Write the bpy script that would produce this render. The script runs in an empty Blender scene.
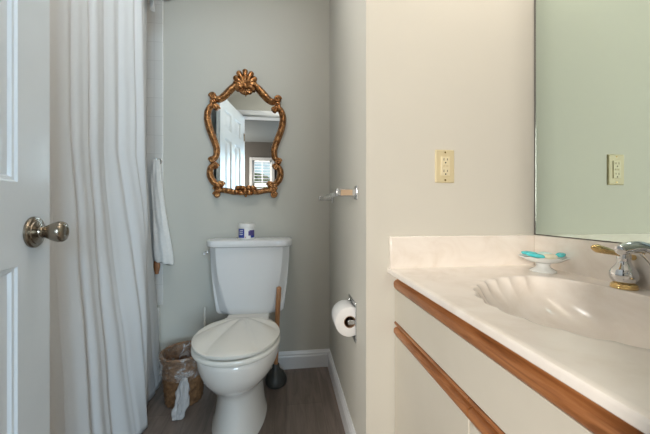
import bpy, bmesh, math, random
from math import sin, cos, pi, sqrt, atan2, radians
from mathutils import Vector, Matrix, noise

random.seed(7)
SC = bpy.context.scene
COL = SC.collection

# ------------------------------------------------------------------ camera
cam_d = bpy.data.cameras.new('camera')
cam_d.sensor_width = 36.0
cam_d.lens = 16.615
cam_d.shift_y = -0.0123
cam_d.clip_start = 0.02
cam = bpy.data.objects.new('camera', cam_d)
cam.location = (0, 0, 0.977)
cam.rotation_euler = (radians(90), 0, radians(-7.4))
COL.objects.link(cam)
SC.camera = cam

# ------------------------------------------------------------------ world, lights, exposure
W = bpy.data.worlds.new('daylight_sky')
SC.world = W
W.use_nodes = True
wn = W.node_tree
wn.nodes.clear()
w_out = wn.nodes.new('ShaderNodeOutputWorld')
w_bg = wn.nodes.new('ShaderNodeBackground')
w_sky = wn.nodes.new('ShaderNodeTexSky')
w_sky.sky_type = 'NISHITA'
w_sky.sun_elevation = radians(48)
w_sky.sun_rotation = radians(150)
w_sky.sun_disc = False
w_bg.inputs['Strength'].default_value = 0.10
wn.links.new(w_sky.outputs['Color'], w_bg.inputs['Color'])
wn.links.new(w_bg.outputs['Background'], w_out.inputs['Surface'])


def area_light(name, loc, rot, sx, sy, power, color):
    d = bpy.data.lights.new(name, 'AREA')
    d.shape = 'RECTANGLE'
    d.size, d.size_y = sx, sy
    d.energy = power
    d.color = color
    o = bpy.data.objects.new(name, d)
    o.location = loc
    o.rotation_euler = rot
    COL.objects.link(o)
    return o


HALL_FILL = 88.0        # cool light from an unseen window added to the hallway
CEIL_LAMP = 22.0       # ceiling dome lamp radiance
VANITY_LAMP = 22.0     # vanity globe radiance
HALL_LAMP = 4.0
HALL_SIDE = 215.0        # light from an unseen side window, added to brighten the vanity wall
area_light('added_side_window_light', (-1.77, -2.39, 1.5), (radians(90), 0, radians(-90)), 1.05, 1.25, HALL_SIDE, (1.0, 0.92, 0.83))  # warm area light set inside the added side window
area_light('added_hall_window_light', (0.95, -2.93, 1.5), (radians(90), 0, 0), 1.3, 1.3, HALL_FILL, (0.62, 0.83, 1.0))  # cool area light in the added window, reaching door and toilet

SC.view_settings.view_transform = 'Standard'
SC.view_settings.look = 'None'
SC.view_settings.gamma = 1.0
SC.view_settings.use_curve_mapping = False
SC.view_settings.exposure = 0.32
SC.cycles.max_bounces = 10
SC.cycles.diffuse_bounces = 5
SC.cycles.glossy_bounces = 6
SC.cycles.transparent_max_bounces = 12
SC.cycles.caustics_reflective = False
SC.cycles.caustics_refractive = False
SC.cycles.sample_clamp_indirect = 6.0


# ------------------------------------------------------------------ materials
class Mat:
    def __init__(self, name):
        self.m = bpy.data.materials.new(name)
        self.m.use_nodes = True
        self.t = self.m.node_tree
        self.b = self.t.nodes['Principled BSDF']
        self.out = self.t.nodes['Material Output']

    def n(self, kind, **kw):
        x = self.t.nodes.new(kind)
        for k, v in kw.items():
            setattr(x, k, v)
        return x

    def l(self, a, b):
        self.t.links.new(a, b)

    def coords(self, scale=(1, 1, 1), rot=(0, 0, 0), src='Object'):
        tc = self.n('ShaderNodeTexCoord')
        mp = self.n('ShaderNodeMapping')
        mp.inputs['Scale'].default_value = scale
        mp.inputs['Rotation'].default_value = rot
        self.l(tc.outputs[src], mp.inputs['Vector'])
        return mp.outputs['Vector']

    def ramp(self, fac, stops):
        r = self.n('ShaderNodeValToRGB')
        e = r.color_ramp.elements
        while len(e) < len(stops):
            e.new(0.5)
        for i, (p, c) in enumerate(stops):
            e[i].position = p
            e[i].color = (*c, 1)
        self.l(fac, r.inputs['Fac'])
        return r.outputs['Color']

    def noise(self, vec, scale, detail=4, rough=0.55, dist=0.0):
        x = self.n('ShaderNodeTexNoise')
        x.inputs['Scale'].default_value = scale
        x.inputs['Detail'].default_value = detail
        x.inputs['Roughness'].default_value = rough
        x.inputs['Distortion'].default_value = dist
        self.l(vec, x.inputs['Vector'])
        return x.outputs['Fac']

    def bump(self, h, strength, dist=0.002):
        x = self.n('ShaderNodeBump')
        x.inputs['Strength'].default_value = strength
        x.inputs['Distance'].default_value = dist
        self.l(h, x.inputs['Height'])
        self.l(x.outputs['Normal'], self.b.inputs['Normal'])

    def set(self, color=None, rough=None, metal=None, **kw):
        if color is not None:
            self.b.inputs['Base Color'].default_value = (*color, 1)
        if rough is not None:
            self.b.inputs['Roughness'].default_value = rough
        if metal is not None:
            self.b.inputs['Metallic'].default_value = metal
        for k, v in kw.items():
            self.b.inputs[k.replace('_', ' ')].default_value = v
        return self


def varied(name, c1, c2, rough=0.5, metal=0.0, scale=6, bump_scale=200, bump=0.05, stretch=(1, 1, 1), **kw):
    M = Mat(name).set(rough=rough, metal=metal, **kw)
    v = M.coords(stretch)
    M.l(M.ramp(M.noise(v, scale), [(0.35, c1), (0.65, c2)]), M.b.inputs['Base Color'])
    if bump:
        M.bump(M.noise(v, bump_scale, 2), bump, 0.001)
    return M.m


def wood(name, dark, mid, light, stretch, rough=0.42, coat=0.15):
    M = Mat(name).set(rough=rough)
    M.b.inputs['Coat Weight'].default_value = coat
    v = M.coords(stretch)
    f = M.noise(v, 5, 8, 0.62, 0.6)
    M.l(M.ramp(f, [(0.3, dark), (0.5, mid), (0.72, light)]), M.b.inputs['Base Color'])
    M.bump(f, 0.12, 0.001)
    return M.m


def paint(name, c, bump=0.08, spec=0.4):
    M = Mat(name).set(rough=0.62)
    M.b.inputs['Specular IOR Level'].default_value = spec
    v = M.coords()
    M.l(M.ramp(M.noise(v, 1.6, 3), [(0.3, tuple(x * 0.985 for x in c)), (0.7, c)]), M.b.inputs['Base Color'])
    M.bump(M.noise(v, 160, 3), bump, 0.001)
    return M.m


def floor_mat():
    M = Mat('grey_brown_vinyl_plank').set(rough=0.45)
    v = M.coords((1, 1, 1), (0, 0, radians(90)))
    br = M.n('ShaderNodeTexBrick')
    br.offset = 0.37
    br.inputs['Scale'].default_value = 1.0
    br.inputs['Brick Width'].default_value = 1.1
    br.inputs['Row Height'].default_value = 0.18
    br.inputs['Mortar Size'].default_value = 0.0012
    br.inputs['Mortar Smooth'].default_value = 0.3
    br.inputs['Bias'].default_value = 0.0
    br.inputs['Color1'].default_value = (0.185, 0.146, 0.122, 1)
    br.inputs['Color2'].default_value = (0.215, 0.172, 0.146, 1)
    br.inputs['Mortar'].default_value = (0.13, 0.105, 0.09, 1)
    M.l(v, br.inputs['Vector'])
    v2 = M.coords((8, 0.9, 1))
    g = M.noise(v2, 4, 8, 0.65, 0.8)
    gr = M.ramp(g, [(0.3, (0.62, 0.60, 0.58)), (0.55, (1, 1, 1)), (0.75, (1.25, 1.22, 1.18))])
    mx = M.n('ShaderNodeMix', data_type='RGBA', blend_type='MULTIPLY')
    mx.inputs['Factor'].default_value = 0.9
    M.l(br.outputs['Color'], mx.inputs['A'])
    M.l(gr, mx.inputs['B'])
    M.l(mx.outputs['Result'], M.b.inputs['Base Color'])
    M.bump(g, 0.08, 0.001)
    return M.m


def tile_mat():
    M = Mat('white_glazed_tile').set(rough=0.18)
    v = M.coords((1, 1, 1), (radians(90), 0, 0))
    br = M.n('ShaderNodeTexBrick')
    br.offset = 0.0
    br.inputs['Scale'].default_value = 1.0
    br.inputs['Brick Width'].default_value = 0.108
    br.inputs['Row Height'].default_value = 0.108
    br.inputs['Mortar Size'].default_value = 0.0015
    br.inputs['Color1'].default_value = (0.70, 0.69, 0.66, 1)
    br.inputs['Color2'].default_value = (0.73, 0.72, 0.69, 1)
    br.inputs['Mortar'].default_value = (0.62, 0.61, 0.58, 1)
    M.l(v, br.inputs['Vector'])
    M.l(br.outputs['Color'], M.b.inputs['Base Color'])
    return M.m


def marble_mat():
    M = Mat('cream_cultured_marble').set(rough=0.22)
    M.b.inputs['Coat Weight'].default_value = 0.25
    M.b.inputs['Coat Roughness'].default_value = 0.1
    v = M.coords((1, 1, 1.6))
    f = M.noise(v, 5.5, 6, 0.6, 1.6)
    M.l(M.ramp(f, [(0.32, (0.74, 0.675, 0.60)), (0.5, (0.80, 0.745, 0.68)), (0.7, (0.84, 0.795, 0.735))]), M.b.inputs['Base Color'])
    return M.m


def curtain_mat():
    M = Mat('white_shower_curtain_fabric').set(color=(0.745, 0.762, 0.770), rough=0.75)
    tr = M.n('ShaderNodeBsdfTranslucent')
    tr.inputs['Color'].default_value = (0.80, 0.79, 0.77, 1)
    mx = M.n('ShaderNodeMixShader')
    mx.inputs['Fac'].default_value = 0.18
    M.l(M.b.outputs['BSDF'], mx.inputs[1])
    M.l(tr.outputs['BSDF'], mx.inputs[2])
    M.l(mx.outputs['Shader'], M.out.inputs['Surface'])
    v = M.coords((1, 1, 1))
    M.bump(M.noise(v, 350, 2), 0.12, 0.001)
    return M.m


def bag_mat():
    M = Mat('clear_plastic_film').set(color=(0.78, 0.76, 0.74), rough=0.25)
    tp = M.n('ShaderNodeBsdfTransparent')
    mx = M.n('ShaderNodeMixShader')
    v = M.coords()
    f = M.noise(v, 20, 4, 0.5, 1.2)
    r = M.n('ShaderNodeMapRange')
    r.inputs['From Min'].default_value = 0.5
    r.inputs['From Max'].default_value = 0.70
    r.inputs['To Min'].default_value = 0.05
    r.inputs['To Max'].default_value = 0.55
    M.l(f, r.inputs['Value'])
    M.l(r.outputs['Result'], mx.inputs['Fac'])
    M.l(tp.outputs['BSDF'], mx.inputs[1])
    M.l(M.b.outputs['BSDF'], mx.inputs[2])
    M.l(mx.outputs['Shader'], M.out.inputs['Surface'])
    M.bump(f, 0.6, 0.006)
    return M.m


def pane_mat(name, tint, fac):
    M = Mat(name).set(color=tint, rough=0.06)
    tp = M.n('ShaderNodeBsdfTransparent')
    tp.inputs['Color'].default_value = (*tint, 1)
    mx = M.n('ShaderNodeMixShader')
    mx.inputs['Fac'].default_value = fac
    M.l(tp.outputs['BSDF'], mx.inputs[1])
    M.l(M.b.outputs['BSDF'], mx.inputs[2])
    M.l(mx.outputs['Shader'], M.out.inputs['Surface'])
    return M.m


def gold_mat():
    M = Mat('antique_gold_leaf').set(rough=0.27, metal=0.75)
    v = M.coords()
    f = M.noise(v, 60, 5, 0.6)
    M.l(M.ramp(f, [(0.36, (0.12, 0.045, 0.013)), (0.52, (0.44, 0.19, 0.066)), (0.70, (0.80, 0.44, 0.18))]), M.b.inputs['Base Color'])
    M.bump(M.noise(v, 180, 3), 0.25, 0.002)
    return M.m


def emit_mat(name, color, strength):
    M = Mat(name).set(color=(0.9, 0.9, 0.88), rough=0.4)
    M.b.inputs['Emission Color'].default_value = (*color, 1)
    M.b.inputs['Emission Strength'].default_value = strength
    return M.m


def mirror_mat(name, c):
    M = Mat(name).set(color=c, rough=0.0, metal=1.0)
    return M.m


def metal_mat(name, c, rough, bump=0.0):
    M = Mat(name).set(color=c, rough=rough, metal=1.0)
    if bump:
        M.bump(M.noise(M.coords((1, 1, 8)), 90, 3), bump, 0.001)
    return M.m


PAINT = paint('greige_wall_paint', (0.605, 0.590, 0.527))
CEILP = paint('white_ceiling_paint', (0.80, 0.80, 0.78))
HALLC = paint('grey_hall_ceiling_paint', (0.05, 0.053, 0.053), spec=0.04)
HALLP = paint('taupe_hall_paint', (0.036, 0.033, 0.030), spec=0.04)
TRIMW = varied('white_gloss_trim_paint', (0.79, 0.80, 0.81), (0.82, 0.83, 0.84), 0.32, bump=0.03)
DOORW = varied('white_door_paint', (0.70, 0.76, 0.80), (0.72, 0.78, 0.82), 0.34, bump=0.06, bump_scale=120)
FLOORM = floor_mat()
TILE = tile_mat()
MARBLE = marble_mat()
CURTAIN = curtain_mat()
BAG = bag_mat()
BAGT = pane_mat('bunched_plastic_film', (0.84, 0.83, 0.82), 0.42)
GOLD = gold_mat()
CHROME = metal_mat('polished_chrome', (0.82, 0.83, 0.85), 0.10)
CHROMEK = metal_mat('bright_chrome', (0.66, 0.67, 0.69), 0.07)
CHROMED = metal_mat('brushed_chrome', (0.62, 0.62, 0.62), 0.25)
BRASS = metal_mat('polished_brass', (0.72, 0.52, 0.24), 0.22)
NICKEL = metal_mat('antique_nickel', (0.29, 0.25, 0.20), 0.27, 0.12)
GLASSM = mirror_mat('silvered_glass', (0.88, 0.92, 0.92))
GREENM = mirror_mat('green_tinted_silvered_glass', (0.63, 0.745, 0.695))
PORC = varied('white_glazed_porcelain', (0.80, 0.81, 0.81), (0.82, 0.82, 0.82), 0.12, bump=0.0, Coat_Weight=0.3)
PORCB = varied('bone_glazed_porcelain', (0.74, 0.715, 0.67), (0.76, 0.735, 0.69), 0.14, bump=0.0, Coat_Weight=0.3)
SEATM = varied('off_white_toilet_seat', (0.73, 0.71, 0.65), (0.75, 0.73, 0.67), 0.26, bump=0.0)
LAMIN = varied('almond_laminate', (0.60, 0.56, 0.475), (0.62, 0.58, 0.495), 0.42, bump=0.04)
OAK = wood('honey_oak_strip', (0.18, 0.062, 0.018), (0.33, 0.125, 0.040), (0.45, 0.195, 0.072), (16, 1.3, 16))
HANDLEW = wood('tan_wooden_handle', (0.30, 0.125, 0.045), (0.41, 0.19, 0.08), (0.48, 0.245, 0.115), (14, 14, 1.2))
BROWNW = wood('red_brown_wood', (0.22, 0.08, 0.03), (0.36, 0.15, 0.06), (0.46, 0.21, 0.09), (14, 14, 1.2))
WICKER = varied('brown_wicker', (0.125, 0.058, 0.023), (0.26, 0.135, 0.06), 0.6, scale=45, bump=0.2)
RUBBER = varied('black_rubber', (0.022, 0.024, 0.022), (0.045, 0.047, 0.043), 0.5, bump=0.05)
TERRY = varied('white_terry_cloth', (0.74, 0.73, 0.70), (0.79, 0.78, 0.75), 0.9, scale=60, bump=0.6, bump_scale=420)
PAPER = varied('white_tissue_paper', (0.82, 0.82, 0.81), (0.86, 0.86, 0.85), 0.9, bump=0.25, bump_scale=300)
CARD = varied('brown_cardboard', (0.25, 0.15, 0.085), (0.32, 0.20, 0.12), 0.8)
IVORY = varied('ivory_outlet_plastic', (0.60, 0.52, 0.325), (0.62, 0.54, 0.345), 0.35, bump=0.0)
IVORYL = varied('pale_ivory_plastic', (0.68, 0.61, 0.42), (0.70, 0.63, 0.44), 0.3, bump=0.0)
DARK = varied('dark_slot', (0.02, 0.018, 0.014), (0.03, 0.027, 0.02), 0.6, bump=0.0)
TAN = varied('tan_plate', (0.46, 0.33, 0.22), (0.55, 0.41, 0.28), 0.45, bump=0.1)
ACRYL = pane_mat('clear_acrylic', (0.90, 0.91, 0.90), 0.30)
WPLAST = varied('white_plastic', (0.80, 0.79, 0.76), (0.83, 0.82, 0.79), 0.35, bump=0.0)
BLUEL = varied('royal_blue_label', (0.022, 0.045, 0.27), (0.03, 0.06, 0.33), 0.4, bump=0.0)
PURPL = varied('purple_blue_label', (0.085, 0.06, 0.22), (0.11, 0.085, 0.28), 0.4, bump=0.0)
PINKL = varied('pink_label_dot', (0.55, 0.20, 0.24), (0.6, 0.25, 0.28), 0.4, bump=0.0)
DISHG = varied('frosted_white_glass', (0.72, 0.75, 0.74), (0.76, 0.79, 0.78), 0.14, bump=0.0)
TEAL = varied('teal_foil_wrapper', (0.05, 0.52, 0.56), (0.12, 0.66, 0.68), 0.25, scale=40, bump=0.3, bump_scale=90)
SOAPC = varied('cream_soap', (0.74, 0.70, 0.52), (0.79, 0.76, 0.60), 0.4, scale=30)
SOAPA = varied('pale_aqua_soap', (0.55, 0.75, 0.70), (0.62, 0.80, 0.75), 0.4, scale=30)
LOUVER = varied('pale_grey_shutter_paint', (0.42, 0.43, 0.44), (0.45, 0.46, 0.47), 0.4, bump=0.0)
GREYW = varied('grey_window_paint', (0.15, 0.15, 0.15), (0.17, 0.17, 0.17), 0.4, bump=0.0)
PANE = pane_mat('window_glass', (0.93, 0.96, 0.95), 0.06)
LEAF = varied('hedge_leaves', (0.10, 0.17, 0.03), (0.34, 0.42, 0.12), 0.7, scale=14, bump=0.8, bump_scale=30)
LAWN = varied('lawn_grass', (0.08, 0.14, 0.03), (0.16, 0.22, 0.06), 0.9, scale=14, bump=0.4)

# ------------------------------------------------------------------ mesh helpers
ORG = {}


def empty(name, loc, label=None, cat=None, group=None, rz=0.0, kind=None):
    o = bpy.data.objects.new(name, None)
    o.empty_display_size = 0.05
    o.location = loc
    o.rotation_euler = (0, 0, rz)
    COL.objects.link(o)
    ORG[o] = Vector(loc)
    tag(o, label, cat, group, kind)
    return o


def tag(o, label=None, cat=None, group=None, kind=None):
    if label:
        o['label'] = label
    if cat:
        o['category'] = cat
    if group:
        o['group'] = group
    if kind:
        o['kind'] = kind
    return o


def obj(name, bm, mat, parent=None, loc=None, bevel=0.0, smooth=True, angle=35, local=False, seg=2, subsurf=0):
    """link a bmesh (world coordinates unless local) as ONE mesh object"""
    bmesh.ops.remove_doubles(bm, verts=bm.verts, dist=1e-6)
    bmesh.ops.recalc_face_normals(bm, faces=bm.faces)
    org = Vector((0, 0, 0))
    if not local:
        if parent is not None:
            org = ORG[parent]
        elif loc is not None:
            org = Vector(loc)
        bmesh.ops.translate(bm, verts=bm.verts, vec=-org)
    me = bpy.data.meshes.new(name)
    bm.to_mesh(me)
    bm.free()
    me.materials.append(mat)
    if smooth:
        me.polygons.foreach_set('use_smooth', [True] * len(me.polygons))
        me.set_sharp_from_angle(angle=radians(angle))
    o = bpy.data.objects.new(name, me)
    COL.objects.link(o)
    if parent is not None:
        o.parent = parent
    else:
        o.location = org
    ORG[o] = org
    if bevel:
        b = o.modifiers.new('bevel', 'BEVEL')
        b.width = bevel
        b.segments = seg
        b.limit_method = 'ANGLE'
        b.angle_limit = radians(40)
    if subsurf:
        s = o.modifiers.new('subsurf', 'SUBSURF')
        s.levels = s.render_levels = subsurf
    return o


def BM():
    return bmesh.new()


def box(bm, x0, x1, y0, y1, z0, z1, M=None):
    r = [(x, y, z) for z in (z0, z1) for y in (y0, y1) for x in (x0, x1)]
    v = [bm.verts.new(M @ Vector(p) if M else p) for p in r]
    for f in ((0, 1, 3, 2), (4, 5, 7, 6), (0, 1, 5, 4), (2, 3, 7, 6), (0, 2, 6, 4), (1, 3, 7, 5)):
        bm.faces.new([v[i] for i in f])
    return bm


def loft(bm, rings, cap0=True, cap1=True, closed=True):
    vr = [[bm.verts.new(p) for p in r] for r in rings]
    n = len(vr[0])
    for a, b in zip(vr, vr[1:]):
        for i in range(n if closed else n - 1):
            j = (i + 1) % n
            bm.faces.new((a[i], a[j], b[j], b[i]))
    if cap0:
        bm.faces.new(vr[0][::-1])
    if cap1:
        bm.faces.new(vr[-1])
    return vr


def lathe(bm, profile, center=(0, 0, 0), axis='Z', n=32, cap=True, rfun=None):
    """profile = [(radius, height)] round an axis through center"""
    c = Vector(center)
    rings = []
    for (r, h) in profile:
        ring = []
        for i in range(n):
            a = 2 * pi * i / n
            rr = r * (rfun(a, h) if rfun else 1)
            u, v = rr * cos(a), rr * sin(a)
            ring.append(c + (Vector((u, v, h)) if axis == 'Z' else Vector((h, u, v)) if axis == 'X' else Vector((u, h, v))))
        rings.append(ring)
    loft(bm, rings, cap, cap)
    return bm


def spline(pts, n=8):
    P = [Vector(p) for p in pts]
    out = []
    for i in range(len(P) - 1):
        p0 = P[i - 1] if i else P[0] * 2 - P[1]
        p1, p2 = P[i], P[i + 1]
        p3 = P[i + 2] if i + 2 < len(P) else P[-1] * 2 - P[-2]
        for k in range(n):
            t = k / n
            out.append(0.5 * ((2 * p1) + (p2 - p0) * t + (2 * p0 - 5 * p1 + 4 * p2 - p3) * t * t + (3 * p1 - p0 - 3 * p2 + p3) * t ** 3))
    out.append(P[-1])
    return out


def tube(bm, pts, rad, n=12, cap=True, prof=None, up=None):
    """sweep along points; rad = number, list or function of t in 0..1; prof(angle, t) multiplies the radius"""
    P = [Vector(p) for p in pts]
    m = len(P)
    tang = []
    for i in range(m):
        d = (P[min(i + 1, m - 1)] - P[max(i - 1, 0)])
        tang.append(d.normalized())
    u = Vector(up) if up else (Vector((0, 0, 1)) if abs(tang[0].z) < 0.9 else Vector((1, 0, 0)))
    rings = []
    for i in range(m):
        t = tang[i]
        u = (Vector(up) if up else u)
        u = (u - t * u.dot(t)).normalized()
        w = t.cross(u)
        f = i / (m - 1)
        r = rad(f) if callable(rad) else rad[i] if isinstance(rad, (list, tuple)) else rad
        ring = []
        for k in range(n):
            a = 2 * pi * k / n
            rr = r * (prof(a, f) if prof else 1)
            ring.append(P[i] + u * rr * cos(a) + w * rr * sin(a))
        rings.append(ring)
    loft(bm, rings, cap, cap)
    return bm


def ball(bm, c, r, n=14, scale=(1, 1, 1)):
    c = Vector(c)
    rings = []
    m = max(6, n // 2)
    for j in range(m + 1):
        ph = -pi / 2 + pi * (0.03 + 0.94 * j / m)
        rings.append([c + Vector((r * cos(ph) * cos(2 * pi * i / n) * scale[0], r * cos(ph) * sin(2 * pi * i / n) * scale[1], r * sin(ph) * scale[2])) for i in range(n)])
    loft(bm, rings)
    return bm


def extrude_profile(bm, prof, p0, p1, nrm):
    """prof = [(out, z)] swept from p0 to p1; 'out' along nrm"""
    nv = Vector(nrm)
    rings = []
    for p in (p0, p1):
        rings.append([Vector(p) + nv * o + Vector((0, 0, z)) for o, z in prof])
    loft(bm, rings)
    return bm


def structure(name, bm, mat, **kw):
    return tag(obj(name, bm, mat, **kw), kind='structure')


# ------------------------------------------------------------------ the setting
XL, XR, YB, YV, YF = -1.48, 0.905, 1.856, 0.9935, 0.12
CEIL = 2.44
DJL, DJR, DH = -0.505, 0.245, 2.045           # doorway

structure('floor', box(BM(), XL - 0.1, 1.05, 0.0, YB + 0.1, -0.1, 0), FLOORM, smooth=False)
structure('floor_hall', box(BM(), -1.9, 2.1, -3.1, 0.0, -0.1, 0), FLOORM, smooth=False)
structure('ceiling', box(BM(), XL - 0.1, 1.05, 0.0, YB + 0.1, CEIL, CEIL + 0.1), CEILP, smooth=False)
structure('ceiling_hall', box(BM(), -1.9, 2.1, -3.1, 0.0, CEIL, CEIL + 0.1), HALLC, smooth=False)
structure('wall_back', box(BM(), XL - 0.1, 1.05, YB, YB + 0.1, 0, CEIL), PAINT, smooth=False)
structure('wall_left', box(BM(), XL - 0.1, XL, 0.0, YB, 0, CEIL), PAINT, smooth=False)

PH = (1.142, 1.256, 0.472, 0.600)               # recess of the paper holder: y0 y1 z0 z1
bm = BM()
box(bm, 0.27, 0.39, YV, PH[0], 0, CEIL)
box(bm, 0.27, 0.39, PH[1], YB, 0, CEIL)
box(bm, 0.27, 0.39, PH[0], PH[1], 0, PH[2])
box(bm, 0.27, 0.39, PH[0], PH[1], PH[3], CEIL)
structure('wall_right', bm, PAINT, smooth=False)
structure('wall_vanity', box(BM(), 0.39, 1.05, YV, YV + 0.1, 0, CEIL), PAINT, smooth=False)
structure('wall_mirror', box(BM(), XR, 1.05, 0.0, YV, 0, CEIL), PAINT, smooth=False)
bm = BM()
box(bm, XL, DJL, 0.0, YF, 0, CEIL)
box(bm, DJR, XR, 0.0, YF, 0, CEIL)
box(bm, DJL, DJR, 0.0, YF, DH + 0.02, CEIL)
structure('wall_front', bm, PAINT, smooth=False)

# door casing and jamb
bm = BM()
for y0, y1 in ((YF, YF + 0.016), (-0.016, 0.0)):
    box(bm, DJL - 0.06, DJL + 0.004, y0, y1, 0, DH + 0.012)
    box(bm, DJR - 0.004, DJR + 0.055, y0, y1, 0, DH + 0.012)
    box(bm, DJL - 0.06, DJR + 0.055, y0, y1, DH + 0.012, DH + 0.075)
structure('trim_1', bm, TRIMW, bevel=0.005)
bm = BM()
box(bm, DJL, DJL + 0.015, 0.0, YF, 0, DH)
box(bm, DJR - 0.015, DJR, 0.0, YF, 0, DH)
box(bm, DJL, DJR, 0.0, YF, DH, DH + 0.02)
structure('trim_2', bm, TRIMW, bevel=0.002)

# baseboards
BP = [(0, 0), (0.014, 0), (0.014, 0.072), (0.011, 0.080), (0.011, 0.088), (0.006, 0.098), (0.004, 0.104), (0, 0.104)]
structure('baseboard_back', extrude_profile(BM(), BP, (-0.70, YB, 0), (0.27, YB, 0), (0, -1, 0)), TRIMW, angle=20)
structure('baseboard_right', extrude_profile(BM(), BP, (0.27, YB - 0.014, 0), (0.27, YV - 0.014, 0), (-1, 0, 0)), TRIMW, angle=20)
structure('baseboard_vanity', extrude_profile(BM(), BP, (0.256, YV, 0), (0.362, YV, 0), (0, -1, 0)), TRIMW, angle=20)

# tiled surround of the tub
structure('trim_3', box(BM(), XL, -0.708, YB - 0.010, YB, 0.42, CEIL), TILE, bevel=0.004)
structure('trim_4', box(BM(), XL, XL + 0.010, YF, YB - 0.010, 0.42, CEIL), TILE, smooth=False)

# hallway shell
HY = -3.0
W3 = (-2.94, -1.84, 0.83, 2.17)
bm = BM()
box(bm, -1.9, -1.8, HY, W3[0], 0, CEIL)
box(bm, -1.9, -1.8, W3[1], 0.0, 0, CEIL)
box(bm, -1.9, -1.8, W3[0], W3[1], 0, W3[2])
box(bm, -1.9, -1.8, W3[0], W3[1], W3[3], CEIL)
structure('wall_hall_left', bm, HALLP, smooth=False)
root = empty('window_3', (-1.8, -2.39, W3[2]), kind='structure')  # unseen window, added to hold the light for the vanity wall
bm = BM()
box(bm, -1.8, -1.78, W3[0] - 0.05, W3[0] + 0.012, W3[2] - 0.05, W3[3] + 0.05)
box(bm, -1.8, -1.78, W3[1] - 0.012, W3[1] + 0.05, W3[2] - 0.05, W3[3] + 0.05)
box(bm, -1.8, -1.78, W3[0], W3[1], W3[3] - 0.012, W3[3] + 0.05)
box(bm, -1.8, -1.77, W3[0], W3[1], W3[2] - 0.05, W3[2] + 0.012)
obj('window_frame', bm, TRIMW, root, bevel=0.003)
obj('window_pane', box(BM(), -1.87, -1.866, W3[0], W3[1], W3[2], W3[3]), PANE, root, smooth=False)
structure('wall_hall_right', box(BM(), 2.0, 2.1, HY, 0.0, 0, CEIL), HALLP, smooth=False)
bm = BM()
box(bm, -1.8, XL - 0.1, -0.02, 0.0, 0, CEIL)
box(bm, 1.05, 2.0, -0.02, 0.0, 0, CEIL)
box(bm, XL - 0.1, DJL - 0.06, -0.012, 0.0, 0, CEIL)
box(bm, DJR + 0.055, 1.05, -0.012, 0.0, 0, CEIL)
box(bm, DJL - 0.06, DJR + 0.055, -0.012, 0.0, DH + 0.075, CEIL)
structure('wall_hall_near', bm, HALLP, smooth=False)
W1 = (-0.735, -0.30, 0.95, 2.05)
W2 = (0.28, 1.62, 0.83, 2.17)  # unseen window, added for the cool light on door and toilet
bm = BM()
xs = [-1.8, W1[0], W1[1], W2[0], W2[1], 2.0]
box(bm, xs[0], xs[1], HY - 0.1, HY, 0, CEIL)
box(bm, xs[2], xs[3], HY - 0.1, HY, 0, CEIL)
box(bm, xs[4], xs[5], HY - 0.1, HY, 0, CEIL)
for w in (W1, W2):
    box(bm, w[0], w[1], HY - 0.1, HY, 0, w[2])
    box(bm, w[0], w[1], HY - 0.1, HY, w[3], CEIL)
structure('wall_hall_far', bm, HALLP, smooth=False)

for i, w in enumerate((W1, W2)):
    root = empty('window_%d' % (i + 1), ((w[0] + w[1]) / 2, HY, w[2]), kind='structure')  # the second one is unseen and added for its light
    bm = BM()
    f = 0.05
    box(bm, w[0] - f, w[0] + 0.012, HY, HY + 0.02, w[2] - f, w[3] + f)
    box(bm, w[1] - 0.012, w[1] + f, HY, HY + 0.02, w[2] - f, w[3] + f)
    box(bm, w[0], w[1], HY, HY + 0.02, w[3] - 0.012, w[3] + f)
    box(bm, w[0], w[1], HY, HY + 0.03, w[2] - f, w[2] + 0.012)
    obj('window_frame', bm, GREYW if i == 0 else TRIMW, root, bevel=0.003)
    obj('window_pane', box(BM(), w[0], w[1], HY - 0.07, HY - 0.066, w[2], w[3]), PANE, root, smooth=False)
    if i == 0:                                 # louvred shutter in two tiers
        for (z0, z1) in ((0.965, 1.50), (1.51, 2.035)):
            bm = BM()
            x0, x1 = w[0] + 0.014, w[1] - 0.014
            box(bm, x0, x0 + 0.035, HY - 0.03, HY - 0.002, z0, z1)
            box(bm, x1 - 0.035, x1, HY - 0.03, HY - 0.002, z0, z1)
            box(bm, x0, x1, HY - 0.03, HY - 0.002, z0, z0 + 0.035)
            box(bm, x0, x1, HY - 0.03, HY - 0.002, z1 - 0.035, z1)
            box(bm, (x0 + x1) / 2 - 0.008, (x0 + x1) / 2 + 0.008, HY - 0.004, HY + 0.004, z0 + 0.04, z1 - 0.04)
            nl = 7
            for k in range(nl):
                zc = z0 + 0.035 + (k + 0.5) * (z1 - z0 - 0.07) / nl
                Mx = Matrix.Translation((0, HY - 0.016, zc)) @ Matrix.Rotation(radians(-12), 4, 'X')
                box(bm, x0 + 0.035, x1 - 0.035, -0.030, 0.030, -0.004, 0.004, Mx)
            obj('shutter', bm, LOUVER, root, smooth=False)

# outdoors behind the hall window
structure('ground_outside', box(BM(), -8, 8, -14, HY - 0.1, -0.3, -0.2), LAWN, smooth=False)
bm = BM()
bmesh.ops.create_icosphere(bm, subdivisions=5, radius=1.0)
for v in bm.verts:
    d = 1 + 0.22 * noise.noise(v.co * 2.2) + 0.10 * noise.noise(v.co * 7) + 0.07 * noise.noise(v.co * 17)
    v.co = Vector((v.co.x * 3.2 * d - 0.9, v.co.y * 0.9 * d - 6.2, v.co.z * 1.25 * d + 0.75))
tag(obj('garden_hedge', bm, LEAF), 'green garden hedge outside the shuttered hall window', 'hedge', kind='stuff')

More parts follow.
